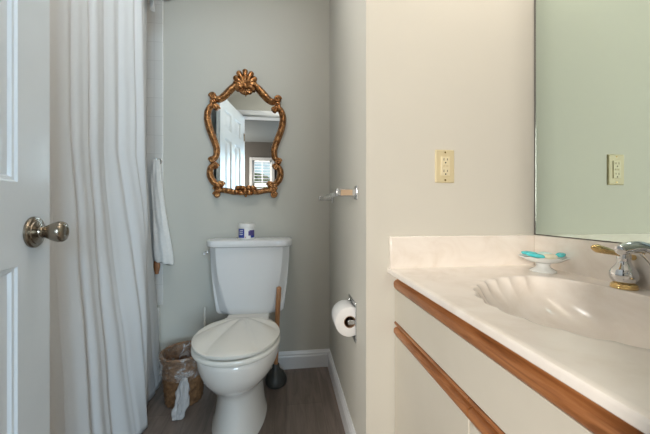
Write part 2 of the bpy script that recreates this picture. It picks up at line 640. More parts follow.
# ------------------------------------------------------------------ door (opened into the room)
ang = atan2(0.705, -0.113)
door = empty('door_1', (-0.482, 0.14, 0.0), kind='structure', rz=ang)
DW, DZ0, DZ1, DT = 0.714, 0.012, 2.035, 0.035
ST, MU = 0.116, 0.100
cx0, cx1 = ST, DW / 2 - MU / 2
cols = [(ST, DW / 2 - MU / 2), (DW / 2 + MU / 2, DW - ST)]
rows = [(0.25, 0.853), (1.035, 1.655), (1.745, 1.925)]
bm = BM()
box(bm, 0, ST, 0, DT, DZ0, DZ1)
box(bm, DW - ST, DW, 0, DT, DZ0, DZ1)
for z0, z1 in ((DZ0, rows[0][0]), (rows[0][1], rows[1][0]), (rows[1][1], rows[2][0]), (rows[2][1], DZ1)):
    box(bm, ST, DW - ST, 0, DT, z0, z1)
for z0, z1 in rows:
    box(bm, cols[0][1], cols[1][0], 0, DT, z0, z1)
    for x0, x1 in cols:
        for side in (0, 1):
            y = (lambda d: d) if side == 0 else (lambda d: DT - d)
            rings = []
            for ins, dep in ((0.0, 0.0), (0.004, 0.004), (0.010, 0.005), (0.014, 0.0105), (0.024, 0.0105), (0.052, 0.003), (0.056, 0.0025)):
                rings.append([(x0 + ins, y(dep), z0 + ins), (x1 - ins, y(dep), z0 + ins), (x1 - ins, y(dep), z1 - ins), (x0 + ins, y(dep), z1 - ins)])
            loft(bm, rings, False, True)
slab = obj('door_slab', bm, DOORW, door, local=True, angle=15)
# knob on the face the camera sees (and its twin behind)
for s, nm in ((-1, 'door_knob'), (1, 'door_knob')):
    kx, kz = DW - 0.064, 0.923
    y0 = 0.0 if s < 0 else DT
    bm = BM()
    prof = [(0.0365, 0.0), (0.0365, 0.004), (0.034, 0.007), (0.0285, 0.0085), (0.027, 0.0105), (0.020, 0.0125), (0.0145, 0.015)]
    lathe(bm, [(r, y0 + s * h) for r, h in prof], (kx, 0, kz), 'Y', 36)
    rose = obj('knob_rose', bm, NICKEL, door, local=True, angle=30)
    bm = BM()
    prof = [(0.0145, 0.013), (0.0130, 0.018), (0.0145, 0.020), (0.0130, 0.022), (0.0150, 0.027), (0.0185, 0.033), (0.0222, 0.041), (0.0246, 0.050), (0.0245, 0.056), (0.0220, 0.0605), (0.0150, 0.0635), (0.0115, 0.0640), (0.010, 0.0630)]
    lathe(bm, [(r, y0 + s * h) for r, h in prof], (kx, 0, kz), 'Y', 36)
    obj(nm, bm, NICKEL, door, local=True, angle=40)
bm = BM()
for hz in (0.25, 1.05, 1.80):
    lathe(bm, [(0.006, -0.045), (0.006, 0.045)], (-0.004, -0.004, hz), 'Z', 12)
obj('door_hinge', bm, NICKEL, door, local=True)

# ------------------------------------------------------------------ bathtub behind the curtain
tub = empty('bathtub', (-1.1, 0.98, 0), 'white bathtub mostly hidden behind the shower curtain', 'bathtub')
bm = BM()


def rrect(x0, x1, y0, y1, r, z, n=6):
    out = []
    for cx, cy, a0 in ((x1 - r, y1 - r, 0), (x0 + r, y1 - r, pi / 2), (x0 + r, y0 + r, pi), (x1 - r, y0 + r, 3 * pi / 2)):
        for k in range(n + 1):
            a = a0 + pi / 2 * k / n
            out.append((cx + r * cos(a), cy + r * sin(a), z))
    return out


tx0, tx1, ty0, ty1 = XL + 0.012, -0.722, YF + 0.02, YB - 0.012
loft(bm, [rrect(tx0, tx1, ty0, ty1, 0.012, 0.0), rrect(tx0, tx1, ty0, ty1, 0.012, 0.405), rrect(tx0 + 0.006, tx1 - 0.006, ty0 + 0.006, ty1 - 0.006, 0.012, 0.415),
          rrect(tx0 + 0.06, tx1 - 0.075, ty0 + 0.09, ty1 - 0.08, 0.10, 0.415), rrect(tx0 + 0.075, tx1 - 0.09, ty0 + 0.11, ty1 - 0.10, 0.10, 0.395),
          rrect(tx0 + 0.13, tx1 - 0.14, ty0 + 0.2, ty1 - 0.28, 0.12, 0.08)], True, True)
obj('tub_shell', bm, PORC, tub, angle=50)

# ------------------------------------------------------------------ shower curtain on its rod
rod = empty('shower_curtain_rod', (-0.685, 1.0, 2.215), 'chrome shower rod above the white curtain', 'curtain rod')
bm = BM()
lathe(bm, [(0.012, YF + 0.016), (0.012, YB - 0.022)], (-0.685, 0, 2.215), 'Y', 16)
obj('rod_tube', bm, CHROME, rod)
for y0, y1 in ((YF + 0.001, YF + 0.016), (YB - 0.024, YB - 0.0105)):
    bm = BM()
    lathe(bm, [(0.028, y0), (0.028, y1)], (-0.685, 0, 2.215), 'Y', 20)
    obj('rod_flange', bm, CHROME, rod, bevel=0.003)

CUR = empty('shower_curtain', (-0.68, 0.95, 0.02), 'white fabric shower curtain hanging in folds beside the open door', 'shower curtain')


def curtain_pt(s, z, amp=1.0):
    """s 0..1 from the door end to the far end; folds deepen downwards"""
    t = 1 - z / 2.19
    far = 1.60 + 0.20 * max(0.0, t - 0.45) / 0.55
    y = 0.16 + s * (far - 0.16)
    ph = 2 * pi * (8.1 * s + 0.33 * sin(6.3 * s + 0.7)) + 0.25 * sin(1.3 * z + 4 * s)
    a = (0.0075 + 0.0065 * min(1, t * 1.2)) * (0.6 + 0.6 * sin(11 * s + 1.1) ** 2)
    if y > 1.46:
        a *= max(0.25, 1 - (y - 1.46) / 0.12)
    x = -0.690 + a * (1.7 * abs(cos(ph)) ** 0.75 - 0.5) + 0.28 * a * sin(3.3 * ph + 1.3 + 0.8 * z)
    # belly of the outermost fold near the far end, swinging out towards the floor
    b = math.exp(-((y - 1.405) / 0.10) ** 2)
    x += b * (0.048 + 0.020 * t)
    b2 = 0.0
    # the last bit falls back towards the tub
    e = max(0.0, (y - 1.50) / 0.2)
    x -= 0.004 * min(1, e)
    # slack wrinkles
    w = noise.noise(Vector((y * 7, z * 3.1, 2.0))) * 0.008 * t + noise.noise(Vector((y * 16, z * 6 + y * 9, 7.0))) * 0.0035 * t
    x += w
    if y < 0.9:
        x = min(x, -0.658)
    y += 0.004 * cos(2 * ph) * t
    return Vector((max(x, -0.708), y, z))


bm = BM()
NS, NZ = 300, 90
grid = [[bm.verts.new(curtain_pt(i / NS, 0.006 + (2.19 - 0.006) * j / NZ)) for i in range(NS + 1)] for j in range(NZ + 1)]
for j in range(NZ):
    for i in range(NS):
        bm.faces.new((grid[j][i], grid[j][i + 1], grid[j + 1][i + 1], grid[j + 1][i]))
cur = obj('curtain_panel', bm, CURTAIN, CUR, angle=180)
sm = cur.modifiers.new('thickness', 'SOLIDIFY')
sm.thickness = 0.0016
bm = BM()
NV = 260
rows_ = []
for j in range(9):
    tz = j / 8
    row = []
    for i in range(NV + 1):
        s = i / NV
        p = curtain_pt(s, 2.19)
        zz = 2.20 - tz * (0.215 + 0.018 * sin(38 * s + 1) + 0.008 * sin(91 * s))
        row.append(bm.verts.new((p.x + 0.016 + 0.020 * tz + 0.010 * tz * sin(2 * pi * 21 * s) + 0.004 * sin(2 * pi * 34 * s), p.y + 0.006 * sin(2 * pi * 21 * s + 1), zz)))
    rows_.append(row)
for a, b in zip(rows_, rows_[1:]):
    for i in range(NV):
        bm.faces.new((a[i], a[i + 1], b[i + 1], b[i]))
val = obj('curtain_header', bm, CURTAIN, CUR, angle=180)
sm = val.modifiers.new('thickness', 'SOLIDIFY')
sm.thickness = 0.0016
for k in range(11):
    bm = BM()
    y = 0.22 + k * 0.135
    tube(bm, [(-0.685 + 0.021 * cos(a), y, 2.208 + 0.026 * sin(a)) for a in [2 * pi * q / 20 for q in range(21)]], 0.0022, 8, False)
    obj('curtain_ring', bm, CHROME, CUR)

# ------------------------------------------------------------------ towel and brush on the tiled strip
hook = empty('robe_hook', (-0.728, YB - 0.010, 1.237), 'small chrome hook on the tile edge holding the white towel', 'hook')
bm = BM()
lathe(bm, [(0.018, YB - 0.016), (0.018, YB - 0.0102)], (-0.728, 0, 1.250), 'Y', 20)
obj('hook_plate', bm, CHROMED, hook, bevel=0.002)
bm = BM()
tube(bm, spline([(-0.728, YB - 0.014, 1.250), (-0.728, YB - 0.036, 1.240), (-0.728, YB - 0.048, 1.248), (-0.728, YB - 0.050, 1.262)], 6), 0.0045, 10)
obj('hook_arm', bm, CHROMED, hook)

bm = BM()
rings = []
NT = 40
for j in range(NT + 1):
    t = j / NT
    z = 1.255 - t * (1.255 - 0.676)
    f = t ** 0.85
    cx = -0.728 + 0.044 * max(0, (t - 0.18) / 0.82) ** 1.1
    hw = 0.021 + 0.031 * f
    hd = 0.010 + 0.010 * f
    ring = []
    for k in range(48):
        a = 2 * pi * k / 48
        wob = 1 + 0.16 * sin(5 * a + 2.4 * t) * f + 0.10 * sin(9 * a - 5 * t + 1)
        xx = cx + hw * cos(a) * (1 + 0.05 * sin(3 * t * pi))
        yy = YB - 0.053 + hd * sin(a) * wob + 0.006 * noise.noise(Vector((xx * 40, z * 14, 3)))
        zz = z + (0.010 * (xx - cx) / 0.05 * -1.0 if t > 0.8 else 0) * (t - 0.8) / 0.2 + 0.003 * sin(6 * a) * f
        ring.append((xx, min(yy, YB - 0.0125), zz))
    rings.append(ring)
for s_, ins in ((0.004, 0.9), (0.006, 0.6)):
    base = rings[NT]
    ccx = sum(p[0] for p in base) / 48
    ccy = sum(p[1] for p in base) / 48
    rings.append([(ccx + (p[0] - ccx) * ins, ccy + (p[1] - ccy) * ins, p[2] - s_) for p in base])
loft(bm, rings)
tag(obj('hand_towel', bm, TERRY, loc=(-0.70, YB - 0.053, 0.67), angle=180), 'white hand towel hanging bunched beside the shower curtain', 'towel')

br = empty('bath_brush', (-0.742, YB - 0.02, 0.60), 'brown wooden bath brush hanging partly behind the white towel', 'brush')
bm = BM()
tube(bm, spline([(-0.736, YB - 0.019, 1.10), (-0.737, YB - 0.0185, 0.95), (-0.735, YB - 0.020, 0.80), (-0.735, YB - 0.022, 0.68)], 6), lambda t: 0.006 + 0.002 * t, 10)
obj('handle', bm, BROWNW, br)
bm = BM()
rings = []
for t in range(9):
    f = t / 8
    w = 0.010 + 0.008 * sin(pi * min(1, f * 1.1))
    z = 0.69 - 0.085 * f
    rings.append([(-0.735 + w * cos(2 * pi * k / 20), YB - 0.026 + 0.010 * sin(2 * pi * k / 20), z + 0.002 * sin(3 * k)) for k in range(20)])
loft(bm, rings)
obj('brush_head', bm, BROWNW, br)

# ------------------------------------------------------------------ toilet
TX = -0.194
toi = empty('toilet', (TX, 1.45, 0), 'white two-piece toilet with a scallop-shell seat lid', 'toilet')


def egg(cx, hw, yf, yb, z, n=64, pw=2.25, squash=0.82):
    """egg outline: rounded front at yf, blunter back at yb"""
    ym = yf + (yb - yf) * 0.52
    out = []
    for i in range(n):
        a = 2 * pi * i / n
        c, s = cos(a), sin(a)
        if s < 0:
            x = hw * math.copysign(abs(c) ** (2 / 2.05), c)
            y = ym + (ym - yf) * math.copysign(abs(s) ** (2 / 2.05), s)
        else:
            x = hw * math.copysign(abs(c) ** (2 / 2.7), c) * (1 - (1 - squash) * s)
            y = ym + (yb - ym) * math.copysign(abs(s) ** (2 / 2.7), s)
        out.append((cx + x, y, z))
    return out


BX = -0.204
PX = -0.216
bm = BM()
loft(bm, [egg(PX, 0.124, 1.245, 1.74, 0.0, squash=0.5), egg(PX, 0.123, 1.248, 1.74, 0.012, squash=0.5), egg(PX, 0.114, 1.258, 1.735, 0.03, squash=0.52), egg(PX, 0.105, 1.285, 1.72, 0.11, squash=0.6),
          egg(PX, 0.101, 1.295, 1.70, 0.165), egg(PX, 0.104, 1.280, 1.69, 0.200), egg(PX + 0.002, 0.117, 1.235, 1.68, 0.228), egg(PX + 0.006, 0.139, 1.180, 1.67, 0.262),
          egg(BX - 0.002, 0.160, 1.140, 1.66, 0.305), egg(BX, 0.171, 1.120, 1.65, 0.345), egg(BX, 0.176, 1.112, 1.65, 0.385), egg(BX, 0.176, 1.111, 1.65, 0.402), egg(BX, 0.171, 1.118, 1.645, 0.408)])
obj('bowl', bm, PORCB, toi, angle=60)
bm = BM()
loft(bm, [rrect(TX - 0.105, TX + 0.095, 1.515, 1.80, 0.05, 0.33), rrect(TX - 0.115, TX + 0.105, 1.515, 1.815, 0.05, 0.375), rrect(TX - 0.115, TX + 0.105, 1.515, 1.815, 0.05, 0.4115)])
obj('tank_platform', bm, PORCB, toi, angle=50, bevel=0.006)

# tank: flat front panel with turned-back sides, narrower at the bottom


def tank_ring(z):
    t = (0.775 - z) / (0.775 - 0.41)
    hf = 0.176 - 0.066 * t ** 2.1                # half width of the flat front
    ho = 0.216 - 0.034 * t ** 1.6                # half width at the back
    yf = 1.640 + 0.012 * t
    ys = 1.688 + 0.004 * t
    yb = 1.818
    pts = []
    half = [(hf - 0.012, yf), (hf, yf + 0.004), (hf + 0.3 * (ho - hf), yf + 0.017), (hf + 0.68 * (ho - hf), yf + 0.034), (ho - 0.004, ys - 0.006), (ho, ys + 0.008), (ho, yb - 0.012), (ho - 0.012, yb)]
    pts += [(TX + x, y, z) for x, y in half]
    pts += [(TX - x, y, z) for x, y in reversed(half)]
    return pts


bm = BM()
zs = [0.409, 0.425] + [0.45 + 0.325 * k / 12 for k in range(13)]
rr = [tank_ring(z) for z in zs]
c0 = Vector((TX, 1.73, 0.409))
rr[0] = [tuple(c0 + (Vector(p) - c0) * 0.93) for p in rr[0]]
loft(bm, rr)
obj('tank', bm, PORC, toi, angle=24)


def lidring(g, z):
    hf, ho, yf, ys, yb = 0.198 + g, 0.229 + g, 1.622 - g, 1.672, 1.822
    half = [(hf - 0.04, yf - 0.002), (hf - 0.008, yf + 0.001), (hf + 0.006, yf + 0.010), (ho - 0.006, ys - 0.010), (ho, ys + 0.006), (ho, yb - 0.02), (ho - 0.01, yb)]
    return [(TX + x, y, z) for x, y in half] + [(TX - x, y, z) for x, y in reversed(half)]


bm = BM()
loft(bm, [lidring(-0.012, 0.772), lidring(-0.002, 0.778), lidring(0, 0.784), lidring(0, 0.802), lidring(-0.003, 0.808), lidring(-0.010, 0.811)])
obj('tank_lid', bm, PORC, toi, angle=30)

lev = obj('flush_lever', lathe(BM(), [(0.012, -0.226), (0.012, -0.216)], (TX, 1.675, 0.746), 'X', 18), CHROME, toi, bevel=0.002)
bm = BM()
tube(bm, spline([(TX - 0.226, 1.685, 0.746), (TX - 0.232, 1.660, 0.745), (TX - 0.231, 1.640, 0.742)], 5), lambda t: 0.009 - 0.002 * t, 12)
obj('lever_arm', bm, CHROME, lev)

# seat ring
bm = BM()
o_ = lambda z, g: egg(BX, 0.178 + g, 1.106 - g, 1.500, z)
i_ = lambda z, g: egg(BX, 0.112 + g, 1.185 - g, 1.42, z)
loft(bm, [i_(0.409, 0), o_(0.409, -0.004), o_(0.413, 0), o_(0.424, 0), o_(0.429, -0.004), i_(0.429, 0), i_(0.409, 0)], False, False)
obj('seat', bm, SEATM, toi, angle=50)
# scallop lid: ridges fan out from the hinge
bm = BM()
NA, NR = 128, 26
apex = Vector((BX, 1.496, 0))
rim = [Vector(p) for p in egg(BX, 0.177, 1.106, 1.506, 0.0, NA)]
rings = []


def lid_z(p, f):
    d = p - apex
    a = atan2(d.x, -d.y)                         # 0 straight to the front
    dome = 0.018 * (1 - f ** 2.6)
    lob = abs(cos(a * 6.0)) ** 0.8                     # scallop lobes
    ridge = (0.0095 * (lob - 0.55)) * min(1, d.length / 0.10) * (1 - max(0, (f - 0.93)) / 0.07 * 0.75)
    return 0.4485 + dome + ridge


mid = Vector((BX, 1.33, 0))
for j in range(NR + 1):
    f = j / NR
    ring = []
    for p in rim:
        q = mid + (p - mid) * max(f, 0.004)
        ring.append((q.x, q.y, lid_z(q, f)))
    rings.append(ring)
for g, z in ((1.0, 0.443), (0.995, 0.437), (0.97, 0.4345)):
    rings.append([(mid.x + (p.x - mid.x) * g, mid.y + (p.y - mid.y) * g, z) for p in rim])
loft(bm, rings)
lid = obj('seat_lid', bm, SEATM, toi, angle=60)
tag(lid, 'off-white scallop-shell lid with ridges fanning from the hinge')
for sx in (-0.07, 0.07):
    bm = BM()
    lathe(bm, [(0.010, sx - 0.022 + BX), (0.010, sx + 0.022 + BX)], (0, 1.512, 0.434), 'X', 16)
    obj('seat_hinge', bm, SEATM, toi, bevel=0.002)
# jar on the tank
JX, JY, JZ = -0.218, 1.715, 0.811
jar = empty('cleaner_jar', (JX, JY, JZ), 'small white jar with a blue label on the toilet tank', 'jar')
bm = BM()
lathe(bm, [(0.040, 0.0), (0.043, 0.003), (0.0435, 0.008), (0.0435, 0.058), (0.042, 0.062), (0.040, 0.064)], (JX, JY, JZ), 'Z', 40)
obj('jar_body', bm, WPLAST, jar)
bm = BM()
lathe(bm, [(0.0435, 0.063), (0.0450, 0.065), (0.0450, 0.080), (0.0435, 0.084), (0.038, 0.086)], (JX, JY, JZ), 'Z', 40, rfun=lambda a, h: 1 + 0.006 * cos(40 * a))
obj('jar_lid', bm, WPLAST, jar)


def arc_patch(bm, c, r, a0, a1, z0, z1, n=10, th=0.0006):
    ring = lambda rr: [(rr, a0 + (a1 - a0) * i / n) for i in range(n + 1)]
    for i in range(n):
        b0, b1 = a0 + (a1 - a0) * i / n, a0 + (a1 - a0) * (i + 1) / n
        P = [(c[0] + r * cos(b), c[1] + r * sin(b)) for b in (b0, b1)]
        vs = [bm.verts.new((P[0][0], P[0][1], z0)), bm.verts.new((P[1][0], P[1][1], z0)), bm.verts.new((P[1][0], P[1][1], z1)), bm.verts.new((P[0][0], P[0][1], z1))]
        bm.faces.new(vs)


fa = -pi / 2 + 0.12                              # angle that faces the doorway
A = lambda u: fa + math.asin(max(-1, min(1, u)))  # u -1..1 across the visible width
lab = obj('jar_label', (lambda b: (arc_patch(b, (JX, JY), 0.0440, A(-0.97), A(-0.28), JZ + 0.009, JZ + 0.058), b)[1])(BM()), BLUEL, jar)
bm = BM()
for z0, u0, u1 in ((0.047, -0.80, -0.42), (0.038, -0.86, -0.45), (0.027, -0.88, -0.42), (0.0245, -0.75, -0.50)):
    arc_patch(bm, (JX, JY), 0.0443, A(u0), A(u1), JZ + z0, JZ + z0 + (0.0035 if z0 != 0.0245 else 0.0012))
obj('label_lettering', bm, WPLAST, lab)
bm = BM()
arc_patch(bm, (JX, JY), 0.0441, A(0.22), A(0.95), JZ + 0.021, JZ + 0.045)
arc_patch(bm, (JX, JY), 0.0441, A(0.34), A(0.95), JZ + 0.044, JZ + 0.050)
obj('label_emblem', bm, PURPL, lab)
bm = BM()
arc_patch(bm, (JX, JY), 0.0440, A(0.50), A(0.95), JZ + 0.009, JZ + 0.021)
obj('label_block', bm, BLUEL, lab)
bm = BM()
arc_patch(bm, (JX, JY), 0.0441, A(-0.20), A(-0.08), JZ + 0.009, JZ + 0.015)
obj('label_dot', bm, PINKL, lab)

# ------------------------------------------------------------------ gilded mirror on the back wall
MX, KX, KZ, MZ = -0.238, 0.00577, 0.00592, 0.977 + 209 * 0.00592
mp = lambda dx, py, y=0.0: Vector((MX + dx * KX, YB - 0.020 + y, MZ - py * KZ))
mir = empty('gilded_mirror', (MX, YB, 1.41), 'ornate gold framed mirror with a shell crest on the back wall', 'mirror')
seg1 = [(5.5, 82.0), (9, 84.3), (13, 87.2), (18, 92.4), (22.5, 97.0), (27, 99.6), (30.5, 98.8)]
seg2 = [(29.5, 106.2), (33, 105.8), (36.3, 109), (38.2, 115), (37.6, 123), (35.3, 131), (32.6, 138), (30.2, 144.5), (28.9, 150.5), (29.8, 156.3), (33.0, 160.0)]
seg3 = [(30.4, 166.4), (33.4, 166.4), (35.6, 171.0), (35.0, 176.8), (32.2, 181.8), (28.0, 185.0), (24.2, 184.8)]
seg4 = [(28.5, 190.0), (23.0, 189.9), (17.0, 190.8), (12.0, 191.8), (6.0, 191.4), (0.0, 191.2)]
outline = [(0, 84.0)] + seg1 + [(33.0, 103.0)] + seg2[1:] + [(33.0, 163.2)] + seg3[1:5] + [(29.0, 187.0)] + seg4[1:]
sm_out = spline([(x, 0, y) for x, y in outline], 4)
pts = [mp(v.x, v.z, 0.004) for v in sm_out] + [mp(-v.x, v.z, 0.004) for v in reversed(sm_out[1:-1])]
bm = BM()
loft(bm, [[p + Vector((0, 0.010, 0)) for p in pts], pts])
obj('mirror_glass', bm, GLASSM, mir, smooth=False)


def carve(t0):
    return lambda a, f: 1 + 0.13 * cos(3 * a + 0.6) + 0.05 * cos(7 * a) + 0.07 * sin(2 * pi * t0 * f) * max(0, cos(a - 0.5))


for sx in (1, -1):
    for seg, r0, r1, rm, nb in ((seg1, 0.0185, 0.0170, 0.0215, 5), (seg2, 0.0155, 0.0165, 0.0190, 9), (seg3, 0.0155, 0.0150, 0.0185, 5), (seg4, 0.0150, 0.0145, 0.0155, 4)):
        P = [mp(sx * v.x, v.z) for v in spline([(x, 0, y) for x, y in seg], 7)]
        bm = BM()
        tube(bm, P, lambda f, r0=r0, r1=r1, rm=rm: (r0 + (r1 - r0) * f) * (1 - sin(pi * f)) + rm * sin(pi * f), 18, True, carve(nb), up=(0, -1, 0))
        # raised rope running along the moulding
        tube(bm, [p + Vector((0.004 * sx, -0.013, 0.004)) for p in P], lambda f: 0.0048, 8, True, lambda a, f, nb=nb: 1 + 0.28 * sin(2 * pi * nb * 2.2 * f), up=(0, -1, 0))
        obj('frame_moulding', bm, GOLD, mir, angle=70)
    # scroll knobs at the joints
    for (dx, py, r, turn) in ((32.6, 97.2, 0.0215, 1), (32.8, 103.2, 0.0165, -1), (29.4, 108.0, 0.0170, -1), (33.4, 160.4, 0.0190, 1), (30.4, 166.0, 0.0185, -1), (24.8, 184.2, 0.0190, -1), (28.2, 189.0, 0.0215, 1), (28.7, 194.4, 0.0200, 1)):
        bm = BM()
        c = mp(sx * dx, py, -0.004)
        r *= 1.1
        sp = []
        for k in range(40):
            a = k / 39 * 2.8 * pi
            rr = r * (0.86 - 0.70 * k / 39)
            sp.append(c + Vector((sx * turn * rr * cos(a), -0.004 - 0.012 * k / 39, rr * sin(a))))
        tube(bm, sp, lambda f, r=r: r * (0.30 - 0.08 * f), 10, True, up=(0, -1, 0))
        ball(bm, c + Vector((0, -0.014, 0)), r * 0.30, 12)
        ball(bm, c + Vector((0, 0.006, 0)), r * 0.92, 16, (1, 0.85, 1))
        obj('scroll', bm, GOLD, mir, angle=70)
# shell crest
bm = BM()
hub = mp(-0.4, 86.0, -0.010)
NL = 9
for k in range(NL):
    a = radians(-100 + 200 * k / (NL - 1))
    L = (0.090 if k == 4 else 0.086 if k in (3, 5) else 0.074 if k in (2, 6) else 0.060 if k in (1, 7) else 0.050)
    d = Vector((sin(a), 0, cos(a)))
    P = [hub + d * (L * q / 8) + Vector((0, -0.012 * sin(pi * q / 8 * 0.9) + 0.004, 0)) for q in range(9)]
    tube(bm, P, lambda f: 0.0080 + 0.0085 * f ** 0.9, 12, True, up=(0, -1, 0))
    ball(bm, P[-1] - d * 0.003, 0.0162, 14, (1, 0.85, 1))
ball(bm, hub + Vector((0, 0.012, 0.012)), 0.052, 24, (1, 0.30, 1.15))
obj('shell_crest', bm, GOLD, mir, angle=70)
bm = BM()
ball(bm, hub + Vector((0, -0.008, 0)), 0.017, 16, (1, 0.9, 1.15))
for sx in (1, -1):
    ball(bm, mp(sx * 6.6, 84.6, -0.006), 0.0165, 14, (1, 0.8, 1.1))
    ball(bm, mp(sx * 3.6, 89.0, -0.006), 0.0125, 14, (1.2, 0.8, 0.8))
    tube(bm, spline([mp(sx * 1, 91.0, -0.006), mp(sx * 4, 91.8, -0.006), mp(sx * 7.5, 88.6, -0.004)], 6), lambda f: 0.007 - 0.003 * f, 10)
ball(bm, mp(-0.2, 91.6, -0.006), 0.0085, 12, (0.8, 0.8, 1.5))
ball(bm, mp(-0.2, 93.8, -0.004), 0.0045, 10, (0.8, 0.8, 1.8))
obj('crest_boss', bm, GOLD, mir, angle=70)
# leaf ornament at the foot
bm = BM()
for sx in (1, -1):
    for (dx, py, L, w) in ((3.2, 188.6, 0.034, 0.013), (7.4, 188.6, 0.030, 0.012), (4.0, 194.0, 0.034, 0.012), (9.0, 192.4, 0.026, 0.0115)):
        c = mp(sx * dx, py, -0.014)
        tube(bm, [c + Vector((sx * L * (q / 6 - 0.5), -0.006 * sin(pi * q / 6), 0.006 * sin(pi * q / 6))) for q in range(7)], lambda f, w=w: w * (0.35 + 0.75 * sin(pi * (0.1 + 0.8 * f))), 10, up=(0, -1, 0))
ball(bm, mp(0, 190.6, -0.020), 0.0145, 14, (0.9, 0.9, 1.4))
ball(bm, mp(0, 195.6, -0.006), 0.008, 12, (1, 0.8, 1.2))
obj('foot_ornament', bm, GOLD, mir, angle=70)

# ------------------------------------------------------------------ towel bar on the alcove wall
tb = empty('towel_bar', (0.27, 1.41, 1.04), 'chrome towel bar with two posts and a clear rod on the alcove wall', 'towel bar')
for y, z in ((1.118, 1.039), (1.715, 1.037)):
    bm = BM()
    box(bm, 0.262, 0.2698, y - 0.018, y + 0.022, z - 0.026, z + 0.026)
    pl = obj('wall_plate', bm, CHROME, tb, bevel=0.002)
    bm = BM()
    hp = 0.014 if y < 1.4 else 0.012
    box(bm, 0.186, 0.263, y - 0.012, y + 0.014, z - hp, z + hp)
    ps = obj('post', bm, CHROMED, tb, bevel=0.003)
    if y > 1.4:
        continue
    bm = BM()
    box(bm, 0.203, 0.248, y - 0.0135, y - 0.011, z - 0.011, z + 0.011)
    obj('post_tan_plate', bm, TAN, ps, bevel=0.0008)  # tan plate on the front face of the near post
bm = BM()
box(bm, 0.192, 0.212, 1.130, 1.704, 1.028, 1.046)
obj('bar', bm, ACRYL, tb, bevel=0.003)

# ------------------------------------------------------------------ recessed paper holder and roll
ph = empty('toilet_paper_holder', (0.27, 1.20, 0.54), 'recessed chrome toilet paper holder in the alcove wall', 'toilet paper holder')
y0, y1, z0, z1 = PH
bm = BM()
t = 0.0025
box(bm, 0.266, 0.2699, y0 - 0.010, y1 + 0.008, z1, z1 + 0.014)
box(bm, 0.266, 0.2699, y0 - 0.010, y1 + 0.008, z0 - 0.014, z0)
box(bm, 0.266, 0.2699, y0 - 0.010, y0, z0, z1)
box(bm, 0.266, 0.2699, y1, y1 + 0.008, z0, z1)
obj('face_plate', bm, CHROME, ph, bevel=0.001)
bm = BM()
e = 0.0004
box(bm, 0.268, 0.345, y0 + e, y0 + t, z0 + e, z1 - e)
box(bm, 0.268, 0.345, y1 - t, y1 - e, z0 + e, z1 - e)
box(bm, 0.268, 0.345, y0 + e, y1 - e, z0 + e, z0 + t)
box(bm, 0.268, 0.345, y0 + e, y1 - e, z1 - t, z1 - e)
box(bm, 0.342, 0.345, y0 + e, y1 - e, z0 + e, z1 - e)
obj('recess_box', bm, CHROMED, ph, smooth=False)
RXc, RZc, RR = 0.247, 0.536, 0.0580
for y in (y0 + 0.0012, y1 - 0.0052):
    bm = BM()
    box(bm, RXc - 0.009, 0.285, y - 0.001, y + 0.004, RZc - 0.0085, RZc + 0.0085)
    obj('roller_arm', bm, CHROMED, ph, bevel=0.0015)
bm = BM()
lathe(bm, [(0.0085, y0 + 0.003), (0.0085, y1 - 0.003)], (RXc, 0, RZc), 'Y', 20)
obj('roller', bm, CHROMED, ph)
roll = empty('toilet_paper_roll', (RXc, 1.2, RZc), 'white toilet paper roll on the recessed wall holder', 'toilet paper')
ya, yb_ = y0 + 0.006, y1 - 0.008
bm = BM()
prof = [(0.0235, ya), (RR - 0.002, ya), (RR, ya + 0.002), (RR, yb_ - 0.002), (RR - 0.002, yb_), (0.0235, yb_), (0.0235, ya)]
lathe(bm, prof, (RXc, 0, RZc), 'Y', 56, cap=False)
obj('paper', bm, PAPER, roll, angle=50)
bm = BM()
lathe(bm, [(0.0212, ya - 0.0005), (0.0236, ya - 0.0005), (0.0236, yb_ + 0.0005), (0.0212, yb_ + 0.0005), (0.0212, ya - 0.0005)], (RXc, 0, RZc), 'Y', 32, cap=False)
obj('cardboard_core', bm, CARD, roll, angle=50)

# ------------------------------------------------------------------ things on the floor round the toilet
# wicker bin
BC = Vector((-0.521, 1.628, 0))
wb = empty('wicker_waste_basket', BC, 'round brown wicker waste basket on the floor beside the toilet', 'waste basket')
bm = BM()
rings = []
NB, NRW = 72, 44
for j in range(NRW + 1):
    f = j / NRW
    z = 0.004 + 0.236 * f
    r = 0.087 + 0.021 * f
    rings.append([(BC.x + (r + 0.0026 * cos(18 * a) * (1 if (j // 2) % 2 else -1) + 0.0012 * (j % 2)) * cos(a), BC.y + (r + 0.0026 * cos(18 * a) * (1 if (j // 2) % 2 else -1) + 0.0012 * (j % 2)) * sin(a), z) for a in [2 * pi * k / NB for k in range(NB)]])
for f, r in ((0.24, 0.103), (0.12, 0.093), (0.012, 0.082)):
    rings.append([(BC.x + r * cos(2 * pi * k / NB), BC.y + r * sin(2 * pi * k / NB), f) for k in range(NB)])
loft(bm, rings)
obj('basket_body', bm, WICKER, wb, angle=70)
bm = BM()
tube(bm, [(BC.x + 0.107 * cos(a), BC.y + 0.107 * sin(a), 0.244) for a in [2 * pi * k / 72 for k in range(73)]], 0.0075, 10, False, lambda a, f: 1 + 0.22 * sin(2 * pi * 30 * f + a))
obj('braided_rim', bm, WICKER, wb, angle=70)
